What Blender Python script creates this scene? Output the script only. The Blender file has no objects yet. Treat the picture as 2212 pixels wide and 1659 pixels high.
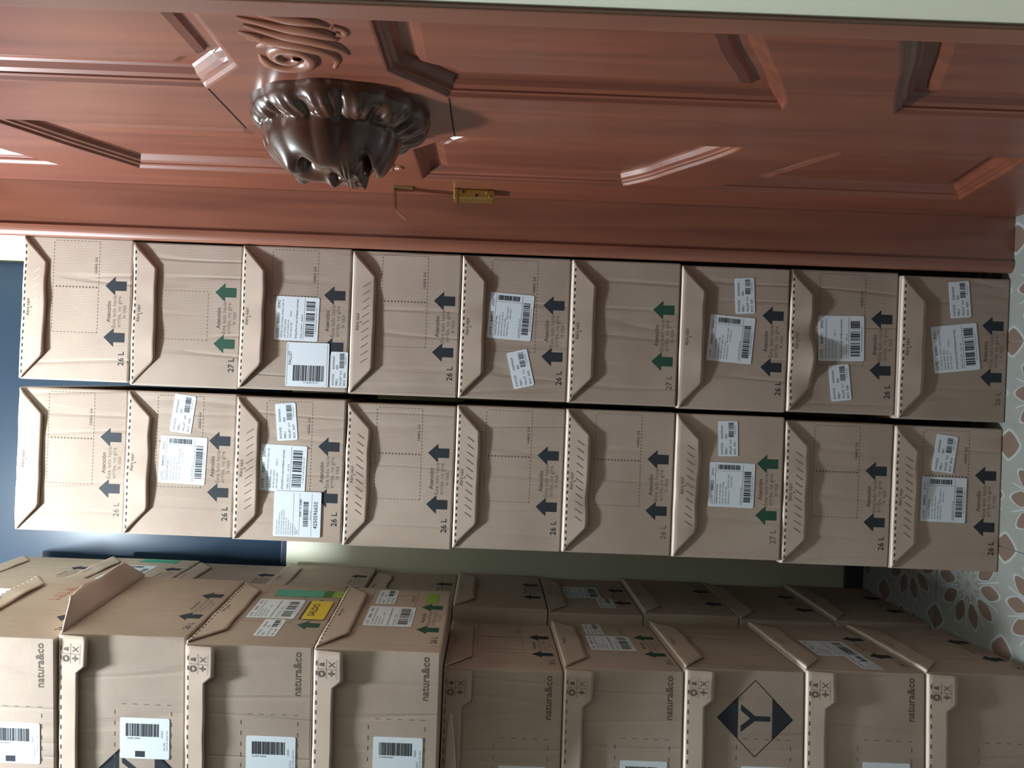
import bpy, bmesh, math, random
import numpy as np
from mathutils import Matrix, Vector, noise as mnoise
from mathutils.geometry import tessellate_polygon

SC = bpy.context.scene
COL = SC.collection
# ------------------------------------------------------------------ camera
# The phone was held on its side: world "up" runs towards the left of the frame.
ROLL = math.radians(2.2)
cam_d = bpy.data.cameras.new('camera')
cam = bpy.data.objects.new('camera', cam_d); COL.objects.link(cam)
cam_d.sensor_fit = 'HORIZONTAL'; cam_d.sensor_width = 36.0
cam_d.lens = 1500.0 / 2212.0 * 36.0
cam_d.shift_x = (1106.0 - 1060.0) / 2212.0
cam_d.clip_start = 0.02
cr, sr = math.cos(ROLL), math.sin(ROLL)
cam.matrix_world = Matrix(((sr, cr, 0, 0.0), (0, 0, -1, 0.0), (-cr, sr, 0, 1.06), (0, 0, 0, 1)))
SC.camera = cam
# ------------------------------------------------------------------ world, lamp, exposure
w = bpy.data.worlds.new('world'); SC.world = w; w.use_nodes = True
w.node_tree.nodes['Background'].inputs[0].default_value = (0.75, 0.85, 1.0, 1)
w.node_tree.nodes['Background'].inputs[1].default_value = 0.15
ld = bpy.data.lights.new('ceiling_bulb', 'POINT'); ld.energy = 194.0; ld.shadow_soft_size = 0.06
ld.color = (0.84, 0.94, 1.0)
lo = bpy.data.objects.new('ceiling_bulb', ld); COL.objects.link(lo); lo.location = (-0.55, 0.98, 2.69)
vs = SC.view_settings
vs.view_transform = 'Standard'; vs.look = 'None'; vs.gamma = 1.0; vs.exposure = 0.0
vs.use_curve_mapping = False

# ------------------------------------------------------------------ materials
def newmat(name):
    m = bpy.data.materials.new(name); m.use_nodes = True
    nt = m.node_tree
    return m, nt, nt.nodes, nt.links, nt.nodes['Principled BSDF']

def flat(name, col, rough=0.6, spec=0.3, metal=0.0, var=0.06, scale=30.0):
    m, nt, N, L, P = newmat(name)
    tc = N.new('ShaderNodeTexCoord'); nz = N.new('ShaderNodeTexNoise'); nz.inputs['Scale'].default_value = scale
    L.new(tc.outputs['Object'], nz.inputs['Vector'])
    mx = N.new('ShaderNodeMix'); mx.data_type = 'RGBA'
    mx.inputs[6].default_value = (*[c * (1 - var) for c in col], 1)
    mx.inputs[7].default_value = (*[min(1, c * (1 + var)) for c in col], 1)
    L.new(nz.outputs['Fac'], mx.inputs[0]); L.new(mx.outputs[2], P.inputs['Base Color'])
    P.inputs['Roughness'].default_value = rough; P.inputs['Metallic'].default_value = metal
    P.inputs['Specular IOR Level'].default_value = spec
    return m

def cardboard():
    m, nt, N, L, P = newmat('corrugated_cardboard')
    tc = N.new('ShaderNodeTexCoord'); oi = N.new('ShaderNodeObjectInfo')
    add = N.new('ShaderNodeVectorMath'); add.operation = 'ADD'
    sc = N.new('ShaderNodeVectorMath'); sc.operation = 'SCALE'; sc.inputs['Scale'].default_value = 7.0
    cmb = N.new('ShaderNodeCombineXYZ')
    for k in range(3): L.new(oi.outputs['Random'], cmb.inputs[k])
    L.new(cmb.outputs[0], sc.inputs[0]); L.new(tc.outputs['Object'], add.inputs[0]); L.new(sc.outputs[0], add.inputs[1])
    n1 = N.new('ShaderNodeTexNoise'); n1.inputs['Scale'].default_value = 5.0; n1.inputs['Detail'].default_value = 3
    n2 = N.new('ShaderNodeTexNoise'); n2.inputs['Scale'].default_value = 220.0; n2.inputs['Detail'].default_value = 2
    L.new(add.outputs[0], n1.inputs['Vector']); L.new(add.outputs[0], n2.inputs['Vector'])
    ramp = N.new('ShaderNodeValToRGB')
    ramp.color_ramp.elements[0].position = 0.3; ramp.color_ramp.elements[0].color = (0.42, 0.325, 0.262, 1)
    ramp.color_ramp.elements[1].position = 0.72; ramp.color_ramp.elements[1].color = (0.53, 0.425, 0.355, 1)
    L.new(n1.outputs['Fac'], ramp.inputs[0])
    hsv = N.new('ShaderNodeHueSaturation')
    mr = N.new('ShaderNodeMapRange'); mr.inputs[3].default_value = 0.90; mr.inputs[4].default_value = 1.06
    L.new(oi.outputs['Random'], mr.inputs[0]); L.new(mr.outputs[0], hsv.inputs['Value'])
    L.new(ramp.outputs[0], hsv.inputs['Color'])
    mx = N.new('ShaderNodeMix'); mx.data_type = 'RGBA'; mx.blend_type = 'MULTIPLY'
    mx.inputs[0].default_value = 0.18
    L.new(hsv.outputs[0], mx.inputs[6]); L.new(n2.outputs['Color'], mx.inputs[7])
    L.new(mx.outputs[2], P.inputs['Base Color'])
    # flutes and vertical pressing creases
    mp = N.new('ShaderNodeMapping'); mp.inputs['Scale'].default_value = (13, 13, 1.1)
    L.new(add.outputs[0], mp.inputs['Vector'])
    n3 = N.new('ShaderNodeTexNoise'); n3.inputs['Scale'].default_value = 1.0; n3.inputs['Detail'].default_value = 1.5
    L.new(mp.outputs[0], n3.inputs['Vector'])
    sub = N.new('ShaderNodeMath'); sub.operation = 'SUBTRACT'; sub.inputs[1].default_value = 0.5
    ab = N.new('ShaderNodeMath'); ab.operation = 'ABSOLUTE'
    pr = N.new('ShaderNodeMapRange'); pr.inputs[1].default_value = 0.0; pr.inputs[2].default_value = 0.035
    L.new(n3.outputs['Fac'], sub.inputs[0]); L.new(sub.outputs[0], ab.inputs[0]); L.new(ab.outputs[0], pr.inputs[0])
    sep = N.new('ShaderNodeSeparateXYZ'); L.new(tc.outputs['Object'], sep.inputs[0])
    sxy = N.new('ShaderNodeMath'); sxy.operation = 'ADD'
    L.new(sep.outputs[0], sxy.inputs[0]); L.new(sep.outputs[1], sxy.inputs[1])
    fl = N.new('ShaderNodeMath'); fl.operation = 'MULTIPLY'; fl.inputs[1].default_value = 2 * math.pi / 0.0052
    si = N.new('ShaderNodeMath'); si.operation = 'SINE'
    L.new(sxy.outputs[0], fl.inputs[0]); L.new(fl.outputs[0], si.inputs[0])
    flm = N.new('ShaderNodeMath'); flm.operation = 'MULTIPLY'; flm.inputs[1].default_value = 0.035
    L.new(si.outputs[0], flm.inputs[0])
    sm = N.new('ShaderNodeMath'); sm.operation = 'ADD'
    L.new(pr.outputs[0], sm.inputs[0]); L.new(flm.outputs[0], sm.inputs[1])
    sm2 = N.new('ShaderNodeMath'); sm2.operation = 'MULTIPLY_ADD'; sm2.inputs[1].default_value = 2.2
    L.new(n1.outputs['Fac'], sm2.inputs[0]); L.new(sm.outputs[0], sm2.inputs[2])
    bp = N.new('ShaderNodeBump'); bp.inputs['Strength'].default_value = 0.6; bp.inputs['Distance'].default_value = 0.0017
    L.new(sm2.outputs[0], bp.inputs['Height']); L.new(bp.outputs[0], P.inputs['Normal'])
    P.inputs['Roughness'].default_value = 0.72; P.inputs['Specular IOR Level'].default_value = 0.25
    return m

def wood(name, dark, light, rough=0.33, grain_axis='Z', coat=0.6, cr_=0.30):
    m, nt, N, L, P = newmat(name)
    tc = N.new('ShaderNodeTexCoord'); mp = N.new('ShaderNodeMapping')
    mp.inputs['Scale'].default_value = (22, 22, 1.3) if grain_axis == 'Z' else (6, 6, 6)
    L.new(tc.outputs['Object'], mp.inputs[0])
    n1 = N.new('ShaderNodeTexNoise'); n1.inputs['Scale'].default_value = 1.6; n1.inputs['Detail'].default_value = 6
    n1.inputs['Distortion'].default_value = 0.6
    L.new(mp.outputs[0], n1.inputs['Vector'])
    rp = N.new('ShaderNodeValToRGB')
    rp.color_ramp.elements[0].position = 0.25; rp.color_ramp.elements[0].color = (*dark, 1)
    rp.color_ramp.elements[1].position = 0.75; rp.color_ramp.elements[1].color = (*light, 1)
    L.new(n1.outputs['Fac'], rp.inputs[0]); L.new(rp.outputs[0], P.inputs['Base Color'])
    n2 = N.new('ShaderNodeTexNoise'); n2.inputs['Scale'].default_value = 4.0
    L.new(tc.outputs['Object'], n2.inputs['Vector'])
    mr = N.new('ShaderNodeMapRange'); mr.inputs[3].default_value = rough - 0.06; mr.inputs[4].default_value = rough + 0.08
    L.new(n2.outputs['Fac'], mr.inputs[0]); L.new(mr.outputs[0], P.inputs['Roughness'])
    bp = N.new('ShaderNodeBump'); bp.inputs['Strength'].default_value = 0.06; bp.inputs['Distance'].default_value = 0.001
    L.new(n1.outputs['Fac'], bp.inputs['Height']); L.new(bp.outputs[0], P.inputs['Normal'])
    P.inputs['Coat Weight'].default_value = coat; P.inputs['Coat Roughness'].default_value = cr_; P.inputs['Coat IOR'].default_value = 1.75
    return m

def plaster(name, col):
    m, nt, N, L, P = newmat(name)
    tc = N.new('ShaderNodeTexCoord')
    n1 = N.new('ShaderNodeTexNoise'); n1.inputs['Scale'].default_value = 2.5; n1.inputs['Detail'].default_value = 4
    n2 = N.new('ShaderNodeTexNoise'); n2.inputs['Scale'].default_value = 60; n2.inputs['Detail'].default_value = 3
    L.new(tc.outputs['Object'], n1.inputs[0]); L.new(tc.outputs['Object'], n2.inputs[0])
    rp = N.new('ShaderNodeValToRGB')
    rp.color_ramp.elements[0].position = 0.3; rp.color_ramp.elements[0].color = (*[c * 0.9 for c in col], 1)
    rp.color_ramp.elements[1].position = 0.7; rp.color_ramp.elements[1].color = (*col, 1)
    L.new(n1.outputs['Fac'], rp.inputs[0]); L.new(rp.outputs[0], P.inputs['Base Color'])
    bp = N.new('ShaderNodeBump'); bp.inputs['Strength'].default_value = 0.15; bp.inputs['Distance'].default_value = 0.002
    L.new(n2.outputs['Fac'], bp.inputs['Height']); L.new(bp.outputs[0], P.inputs['Normal'])
    P.inputs['Roughness'].default_value = 0.75
    return m

def tile_mat():
    """ceramic tile printed with ten-petalled rosettes, four to a tile"""
    m, nt, N, L, P = newmat('rosette_floor_tile')
    def math_(op, a, b=None, c=None):
        n = N.new('ShaderNodeMath'); n.operation = op
        for i, v in enumerate((a, b, c)):
            if v is None: continue
            if isinstance(v, (int, float)): n.inputs[i].default_value = v
            else: L.new(v, n.inputs[i])
        return n.outputs[0]
    tc = N.new('ShaderNodeTexCoord'); sp = N.new('ShaderNodeSeparateXYZ'); L.new(tc.outputs['Object'], sp.inputs[0])
    P_ = 0.21
    x = math_('SUBTRACT', math_('MULTIPLY', math_('FRACT', math_('DIVIDE', sp.outputs[0], P_)), P_), P_ / 2)
    y = math_('SUBTRACT', math_('MULTIPLY', math_('FRACT', math_('DIVIDE', sp.outputs[1], P_)), P_), P_ / 2)
    r = math_('SQRT', math_('ADD', math_('MULTIPLY', x, x), math_('MULTIPLY', y, y)))
    th = math_('ARCTAN2', y, x)
    def petals(count, phase, rc, a, b, pw=1.35):
        seg = 2 * math.pi / count
        t = math_('SUBTRACT', math_('MULTIPLY', math_('FRACT', math_('DIVIDE', math_('ADD', th, 10 * math.pi + phase), seg)), seg), seg / 2)
        px = math_('SUBTRACT', math_('MULTIPLY', r, math_('COSINE', t)), rc)
        py = math_('MULTIPLY', r, math_('SINE', t))
        q = math_('ADD', math_('POWER', math_('ABSOLUTE', math_('DIVIDE', px, a)), pw),
                  math_('POWER', math_('ABSOLUTE', math_('DIVIDE', py, b)), 1.9))
        return q
    q1 = petals(10, 0.0, 0.067, 0.026, 0.0155, 1.15)
    q2 = petals(10, 0.0, 0.022, 0.016, 0.006)
    def step(v, lo_, hi_):
        mr = N.new('ShaderNodeMapRange'); mr.inputs[1].default_value = lo_; mr.inputs[2].default_value = hi_
        mr.clamp = True
        L.new(v, mr.inputs[0]); return mr.outputs[0]
    # corner octagon between rosettes
    cx = math_('SUBTRACT', P_ / 2, math_('ABSOLUTE', x)); cy = math_('SUBTRACT', P_ / 2, math_('ABSOLUTE', y))
    q3 = math_('DIVIDE', math_('ADD', math_('POWER', cx, 1.3), math_('POWER', cy, 1.3)), 0.030 ** 1.3 * 1.1)
    # star strap lines
    seg = 2 * math.pi / 10
    t2 = math_('SUBTRACT', math_('MULTIPLY', math_('FRACT', math_('DIVIDE', math_('ADD', th, 10 * math.pi + seg / 2), seg)), seg), seg / 2)
    ln = math_('ABSOLUTE', math_('MULTIPLY', r, math_('SINE', t2)))
    n1 = N.new('ShaderNodeTexNoise'); n1.inputs['Scale'].default_value = 30; L.new(tc.outputs['Object'], n1.inputs[0])
    def mixc(fac, a, b):
        mx = N.new('ShaderNodeMix'); mx.data_type = 'RGBA'
        if isinstance(fac, float): mx.inputs[0].default_value = fac
        else: L.new(fac, mx.inputs[0])
        for i, v in ((6, a), (7, b)):
            if isinstance(v, tuple): mx.inputs[i].default_value = (*v, 1)
            else: L.new(v, mx.inputs[i])
        return mx.outputs[2]
    ground = mixc(n1.outputs['Fac'], (0.265, 0.285, 0.27), (0.235, 0.23, 0.195))
    brown = mixc(n1.outputs['Fac'], (0.15, 0.098, 0.076), (0.195, 0.137, 0.107))
    white = (0.36, 0.385, 0.38)
    inner = mixc(step(r, 0.036, 0.040), (0.25, 0.21, 0.165), ground)
    lines = math_('MULTIPLY', math_('SUBTRACT', 1.0, step(ln, 0.0010, 0.0022)),
                  math_('MULTIPLY', step(r, 0.030, 0.034), math_('SUBTRACT', 1.0, step(r, 0.094, 0.098))))
    c = mixc(lines, inner, white)
    c = mixc(step(q2, 0.8, 1.1), (0.29, 0.31, 0.29), c)
    c = mixc(step(q3, 1.0, 1.12), white, c)
    c = mixc(step(q3, 0.78, 0.88), brown, c)
    c = mixc(step(q1, 1.18, 1.32), white, c)
    c = mixc(step(q1, 0.95, 1.05), brown, c)
    L.new(c, P.inputs['Base Color'])
    P.inputs['Roughness'].default_value = 0.32
    return m

M = {}
M['card'] = cardboard()
M['card_flap'] = flat('folded_cardboard', (0.47, 0.37, 0.305), 0.72, 0.25, var=0.10, scale=14.0)
M['kraft_core'] = flat('torn_cardboard_edge', (0.72, 0.63, 0.54), 0.85, 0.15)
M['ink'] = flat('dark_printing_ink', (0.030, 0.036, 0.046), 0.6, 0.25)
M['ink_soft'] = flat('grey_brown_printing_ink', (0.13, 0.105, 0.085), 0.7, 0.2)
M['ink_faint'] = flat('faded_brown_ink', (0.22, 0.175, 0.14), 0.7, 0.2)
M['ink_green'] = flat('green_printing_ink', (0.028, 0.085, 0.055), 0.6, 0.25)
M['paper'] = flat('white_label_paper', (0.74, 0.80, 0.87), 0.45, 0.4, var=0.02)
M['print'] = flat('label_print_black', (0.045, 0.05, 0.06), 0.55, 0.3)
M['print_soft'] = flat('label_print_grey', (0.22, 0.24, 0.28), 0.55, 0.3)
M['tape'] = flat('packing_tape_grey', (0.36, 0.31, 0.27), 0.22, 0.55)
M['green_tape'] = flat('green_adhesive_strip', (0.06, 0.36, 0.24), 0.4, 0.4)
M['lime'] = flat('lime_sticker', (0.25, 0.42, 0.05), 0.45, 0.4)
M['yellow'] = flat('yellow_sticker', (0.72, 0.52, 0.03), 0.45, 0.4)
M['red_ink'] = flat('pale_red_print', (0.50, 0.23, 0.19), 0.7, 0.2)
M['wood'] = wood('varnished_red_wood', (0.135, 0.037, 0.021), (0.245, 0.070, 0.035), 0.42)
M['wood_frame'] = wood('varnished_frame_wood', (0.175, 0.060, 0.038), (0.29, 0.105, 0.060), 0.36)
M['wood_carved'] = wood('dark_carved_wood', (0.040, 0.017, 0.011), (0.105, 0.042, 0.024), 0.25, 'N', 0.7, 0.16)
M['wood_relief'] = wood('red_carved_wood', (0.19, 0.065, 0.036), (0.29, 0.105, 0.055), 0.33, 'N')
M['brass'] = flat('worn_brass', (0.55, 0.42, 0.12), 0.32, 0.5, metal=0.9, var=0.2)
M['iron'] = flat('dull_bronze', (0.35, 0.25, 0.12), 0.35, 0.5, metal=0.8, var=0.2)
M['dark_hole'] = flat('keyhole_black', (0.01, 0.01, 0.01), 0.8)
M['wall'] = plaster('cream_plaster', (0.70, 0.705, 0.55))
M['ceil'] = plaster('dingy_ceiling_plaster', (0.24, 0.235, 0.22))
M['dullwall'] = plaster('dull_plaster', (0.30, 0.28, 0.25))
M['base'] = flat('dark_skirting', (0.06, 0.06, 0.06), 0.5)
M['tile'] = tile_mat()
M['grout'] = flat('grey_grout', (0.30, 0.33, 0.33), 0.9)
M['glass'] = flat('dark_window_glass', (0.014, 0.027, 0.046), 0.25, 0.25)
M['wframe'] = flat('dark_window_frame', (0.022, 0.032, 0.055), 0.4)

# ------------------------------------------------------------------ mesh helpers
def mesh(name, verts, faces, mat, smooth=False):
    me = bpy.data.meshes.new(name); me.from_pydata([tuple(v) for v in verts], [], [tuple(f) for f in faces]); me.update()
    if mat is not None: me.materials.append(M[mat])
    if smooth:
        for p in me.polygons: p.use_smooth = True
    return me

TINY = ('barcode', 'lettering', 'fine_print', 'slit_marks', 'perforation', 'dashed_outline', 'small_print', 'caution_text', 'red_print', 'joint_line')
def link(name, data, parent=None, mtx=None):
    o = bpy.data.objects.new(name, data); COL.objects.link(o)
    if name in TINY: o['kind'] = 'stuff'      # print too small to pick apart
    if parent is not None: o.parent = parent
    if mtx is not None: o.matrix_local = mtx
    return o

def tag(o, label=None, cat=None, group=None, kind=None):
    if label: o['label'] = label
    if cat: o['category'] = cat
    if group: o['group'] = group
    if kind: o['kind'] = kind
    return o

def box_vf(x0, x1, y0, y1, z0, z1):
    v = [(x0, y0, z0), (x1, y0, z0), (x1, y1, z0), (x0, y1, z0), (x0, y0, z1), (x1, y0, z1), (x1, y1, z1), (x0, y1, z1)]
    f = [(0, 3, 2, 1), (4, 5, 6, 7), (0, 1, 5, 4), (1, 2, 6, 5), (2, 3, 7, 6), (3, 0, 4, 7)]
    return v, f

def boxes_mesh(name, lst, mat, bevel=0.0, seg=2):
    V, F = [], []
    for b in lst:
        v, f = box_vf(*b); n = len(V); V += v; F += [tuple(i + n for i in q) for q in f]
    me = mesh(name, V, F, mat)
    if bevel > 0:
        bm = bmesh.new(); bm.from_mesh(me)
        bmesh.ops.bevel(bm, geom=bm.edges[:], offset=bevel, segments=seg, affect='EDGES', profile=0.6)
        bm.to_mesh(me); bm.free()
    return me

def quads(rects, z=0.0):
    """list of (x0,y0,x1,y1) -> verts,faces in the plane z"""
    V, F = [], []
    for x0, y0, x1, y1 in rects:
        n = len(V); V += [(x0, y0, z), (x1, y0, z), (x1, y1, z), (x0, y1, z)]; F.append((n, n + 1, n + 2, n + 3))
    return V, F

_txt = {}
def text_vf(s, size, align='LEFT', bold=0.0):
    key = (s, size, align, bold)
    if key not in _txt:
        cu = bpy.data.curves.new('t', 'FONT'); cu.body = s; cu.size = size; cu.align_x = align
        cu.resolution_u = 2; cu.offset = bold * size
        cu.fill_mode = 'FRONT' if hasattr(cu, 'fill_mode') else cu.fill_mode
        ob = bpy.data.objects.new('t', cu); COL.objects.link(ob)
        dg = bpy.context.evaluated_depsgraph_get(); dg.update()
        ev = ob.evaluated_get(dg); me = ev.to_mesh()
        V = [(v.co.x, v.co.y, 0.0) for v in me.vertices]; F = [tuple(p.vertices) for p in me.polygons]
        ev.to_mesh_clear(); bpy.data.objects.remove(ob); bpy.data.curves.remove(cu)
        _txt[key] = (V, F)
    return _txt[key]

def join(parts):
    V, F = [], []
    for (v, f), (dx, dy) in parts:
        n = len(V); V += [(a + dx, b + dy, c) for a, b, c in v]; F += [tuple(i + n for i in q) for q in f]
    return V, F

def rot90(vf):
    v, f = vf
    return [(-b, a, c) for a, b, c in v], f

def scribble(x0, x1, y, h, seed):
    """a row of print too small to read: short strokes with word gaps"""
    rnd = random.Random(seed); x = x0; R = []
    while x < x1:
        n = rnd.randint(3, 8)
        for _ in range(n):
            wd = h * rnd.uniform(0.28, 0.5)
            if x + wd > x1: break
            k = rnd.random()
            if k < 0.5: R.append((x, y, x + wd * 0.45, y + h)); R.append((x, y, x + wd, y + h * 0.25))
            else: R.append((x, y + h * 0.1, x + wd, y + h * 0.4)); R.append((x + wd * 0.5, y, x + wd, y + h * 0.9))
            x += wd + h * 0.16
        x += h * 0.5
    return quads(R)

def barcode(x0, x1, y0, y1, seed, gaps=()):
    rnd = random.Random(seed); x = x0; R = []; mod = (x1 - x0) / 62.0
    while x < x1 - mod:
        wd = mod * rnd.choice((0.8, 0.8, 1.5, 2.4, 3.0))
        if not any(a < (x - x0) / (x1 - x0) < b for a, b in gaps): R.append((x, y0, min(x + wd, x1), y1))
        x += wd + mod * rnd.choice((0.6, 0.8, 1.3))
    return quads(R)

# ------------------------------------------------------------------ room shell
XW, YB, HC = 0.295, 1.95, 3.05
XL, YF = -5.4, -6.0
fl = tag(link('floor', boxes_mesh('floor', [(XL, XW + 0.2, YF, YB + 0.1, -0.08, -0.004)], 'grout')), 'floor of patterned ceramic tiles with grey joints', kind='structure')
T = 0.42
tv, tf = box_vf(-T + 0.0008 + T / 2, T / 2 - 0.0008, -T / 2 + 0.0008, T / 2 - 0.0008, -0.004, 0.0)
tile_me = boxes_mesh('tile', [(-T / 2 + .0009, T / 2 - .0009, -T / 2 + .0009, T / 2 - .0009, -0.006, 0.0)], 'tile')
for i in range(-6, 2):
    for j in range(-5, 2):
        cx, cy = 0.127 - T / 2 + T * i, 1.625 - T / 2 + T * j
        if cx - T / 2 < XL - .05 or cy - T / 2 < YF - 0.05: continue
        link('tile', tile_me, fl, Matrix.Translation((cx, cy, 0)))
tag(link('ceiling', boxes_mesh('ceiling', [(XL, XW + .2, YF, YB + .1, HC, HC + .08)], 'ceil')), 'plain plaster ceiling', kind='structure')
WZ = 1.615   # sill of the dark window that fills the upper back wall
tag(link('wall_back', boxes_mesh('wall_back', [(XL, XW + .2, YB, YB + .1, 0, WZ), (XL, XW + .2, YB + .06, YB + .1, WZ, HC)], 'wall')), 'cream plastered back wall below the dark window', kind='structure')
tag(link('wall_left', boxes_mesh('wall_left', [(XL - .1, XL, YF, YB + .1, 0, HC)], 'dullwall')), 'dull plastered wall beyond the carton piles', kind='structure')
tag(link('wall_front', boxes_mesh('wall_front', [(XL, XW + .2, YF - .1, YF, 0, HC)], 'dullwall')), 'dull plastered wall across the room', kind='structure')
YN, YFAR, ZT = 0.541, 1.42, 2.16   # door opening
tag(link('wall_right', boxes_mesh('wall_right', [(0.284, XW + .2, YF, YN - .020, 0, HC), (XW, XW + .2, YFAR + .03, YB, 0, HC),
    (XW, XW + .2, YN - .020, YFAR + .03, ZT + .03, HC)], 'wall')), 'cream plastered wall around the carved door', kind='structure')
win = tag(link('window_1', None), 'dark glazed window band high on the back wall', kind='structure')
link('pane', boxes_mesh('pane', [(XL, XW, YB + .035, YB + .045, WZ + .018, HC)], 'glass'), win)
link('window_frame', boxes_mesh('window_frame', [(XL, XW, YB + .012, YB + .05, WZ, WZ + .019)], 'wframe', 0.002), win)
tag(link('baseboard_back', boxes_mesh('baseboard_back', [(XL, XW, YB - .012, YB, 0, .05)], 'base', 0.003)), 'dark skirting along the back wall', kind='structure')

# ------------------------------------------------------------------ door frame (jambs and architrave)
tr = tag(link('trim_1', None), 'brown varnished wooden frame of the carved door', kind='structure')
link('jamb', boxes_mesh('jamb', [(0.283, 0.44, YFAR, YFAR + .03, 0, ZT + .03)], 'wood_frame', 0.002), tr)
link('jamb', boxes_mesh('jamb', [(0.2845, 0.44, YN - .020, YN, 0, ZT + .03)], 'wood_frame', 0.002), tr)
link('head', boxes_mesh('head', [(0.283, 0.44, YN, YFAR, ZT, ZT + .03)], 'wood_frame', 0.002), tr)
bead = []
for k in range(9):
    t = math.pi / 2 * k / 8
    bead.append((0.2905 - 0.0225 * math.sin(t) ** 0.9, 1.4300 - 0.0135 * math.cos(t) ** 0.9))
bead = [(0.2905, 1.4300)] + bead
V = [(x, y, 0.0) for x, y in bead] + [(x, y, ZT + .08) for x, y in bead]; nb_ = len(bead)
F = [(k, (k + 1) % nb_, nb_ + (k + 1) % nb_, nb_ + k) for k in range(nb_)] + [tuple(range(nb_, 2 * nb_))]
link('bead', mesh('bead', V, F, 'wood_frame'), tr)
link('architrave', boxes_mesh('architrave', [(0.2795, 0.2850, YN - .0215, YN + .0006, 0, ZT + .08)], 'wood_frame', 0.0014), tr)

# ------------------------------------------------------------------ carved door
XD = 0.381; UC = 1.003
door = tag(link('door_1', None), 'carved reddish wooden door with a lion head and scalloped panels', kind='structure')
door.location = (XD, UC, 0)
D0, D1 = YN + .003 - UC, YFAR - .003 - UC
def smooth_pts(p, n=8):
    """Catmull-Rom through p"""
    out = []
    q = [p[0]] + p + [p[-1]]
    for i in range(1, len(q) - 2):
        for k in range(n):
            t = k / n
            f = lambda a: 0.5 * ((2 * q[i][a]) + (-q[i-1][a] + q[i+1][a]) * t + (2*q[i-1][a] - 5*q[i][a] + 4*q[i+1][a] - q[i+2][a]) * t*t + (-q[i-1][a] + 3*q[i][a] - 3*q[i+1][a] + q[i+2][a]) * t**3)
            out.append((f(0), f(1)))
    out.append(p[-1]); return out
I_, O_ = 0.072, 0.308
NS = 30
PB = [  # (lower edge, upper edge) as control points across the panel
    ([(I_, 2.01), (0.19, 1.955), (O_, 1.885)], [(I_, 2.10), (O_, 2.10)], False, False),
    ([(I_, 1.456), (0.142, 1.386), (O_, 1.386)], [(I_, 1.862), (0.19, 1.805), (O_, 1.738)], False, False),
    ([(I_, 0.682), (0.10, 0.688), (0.15, 0.714), (0.21, 0.752), (0.26, 0.782), (O_, 0.825)], [(I_, 1.132), (0.142, 1.205), (O_, 1.205)], True, False),
    ([(I_, 0.238), (0.19, 0.212), (O_, 0.188)], [(I_, 0.535), (0.10, 0.552), (0.13, 0.568), (0.20, 0.602), (0.262, 0.640), (O_, 0.682)], False, True),
]
def ring(lo, up, ls, us, d):
    lo_ = smooth_pts(lo, 8) if ls else lo; up_ = smooth_pts(up, 8) if us else up
    def f(pts, u, sg):
        x = [p[0] for p in pts]; y = [p[1] for p in pts]
        g = (np.interp(u + .004, x, y) - np.interp(u - .004, x, y)) / .008 if I_ + .004 < u < O_ - .004 else 0.0
        return float(np.interp(u, x, y)) + sg * d * min(1.45, math.sqrt(1 + g * g))
    us_ = [I_ + d + (O_ - I_ - 2*d) * k / NS for k in range(NS + 1)]
    return [(u, f(lo_, u, 1)) for u in us_] + [(u, f(up_, u, -1)) for u in reversed(us_)]
holes = []; defs = []
for pb in PB:
    for sg in (1, -1):
        p = ring(*pb, 0.0); p = [(sg * u, v) for u, v in p]
        holes.append(p); defs.append((pb, sg))
outer = [(D0, 0.006), (D1, 0.006), (D1, ZT - .004), (D0, ZT - .004)]
polys = [outer] + holes
tris = tessellate_polygon([[Vector((u, v, 0)) for u, v in p] for p in polys])
allp = [q for p in polys for q in p]
V = [(0, u, v) for u, v in allp]; F = []
for t in tris:
    a, b, c = (Vector(allp[i]) for i in t)
    cr_ = (b - a).cross(c - a)
    F.append(t if cr_ < 0 else tuple(reversed(t)))     # face towards -X
nb = len(V)
V += [(0.04, u, v) for u, v in outer]
for i in range(4): F.append((i, (i + 1) % 4, nb + (i + 1) % 4, nb + i))
F.append((nb, nb + 1, nb + 2, nb + 3))
link('leaf', mesh('leaf', V, F, 'wood'), door)
PROF = [(0, 0), (0.003, 0.0008), (0.006, 0.005), (0.010, 0.0065), (0.0105, 0.009), (0.016, 0.012), (0.021, 0.019), (0.024, 0.0215),
        (0.038, 0.0215), (0.042, 0.016), (0.052, 0.0125), (0.054, 0.0125)]
for pb, sg in defs:
    V, F = [], []; n = 2 * (NS + 1)
    for d, h in PROF: V += [(h, sg * u, v) for u, v in ring(*pb, d)]
    for k in range(len(PROF) - 1):
        for i in range(n):
            j = (i + 1) % n; F.append((k*n + i, (k+1)*n + i, (k+1)*n + j, k*n + j))
    base = (len(PROF) - 1) * n
    tt = tessellate_polygon([[Vector((V[base + i][1], V[base + i][2], 0)) for i in range(n)]])
    for t in tt: F.append(tuple(base + i for i in t))
    me = mesh('door_panel', V, F, 'wood')
    bm = bmesh.new(); bm.from_mesh(me); bmesh.ops.recalc_face_normals(bm, faces=bm.faces[:])
    if sum(f.normal.x * f.calc_area() for f in bm.faces) > 0: bmesh.ops.reverse_faces(bm, faces=bm.faces[:])
    bm.to_mesh(me); bm.free()
    link('door_panel', me, door)
# thin joint lines of the block behind the lion
link('joint_line', boxes_mesh('joint_line', [(-0.0006, 0.001, -I_, I_, 1.4525, 1.4545), (-0.0006, 0.001, -I_, I_, 1.1295, 1.1315)], 'dark_hole'), door)

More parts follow.
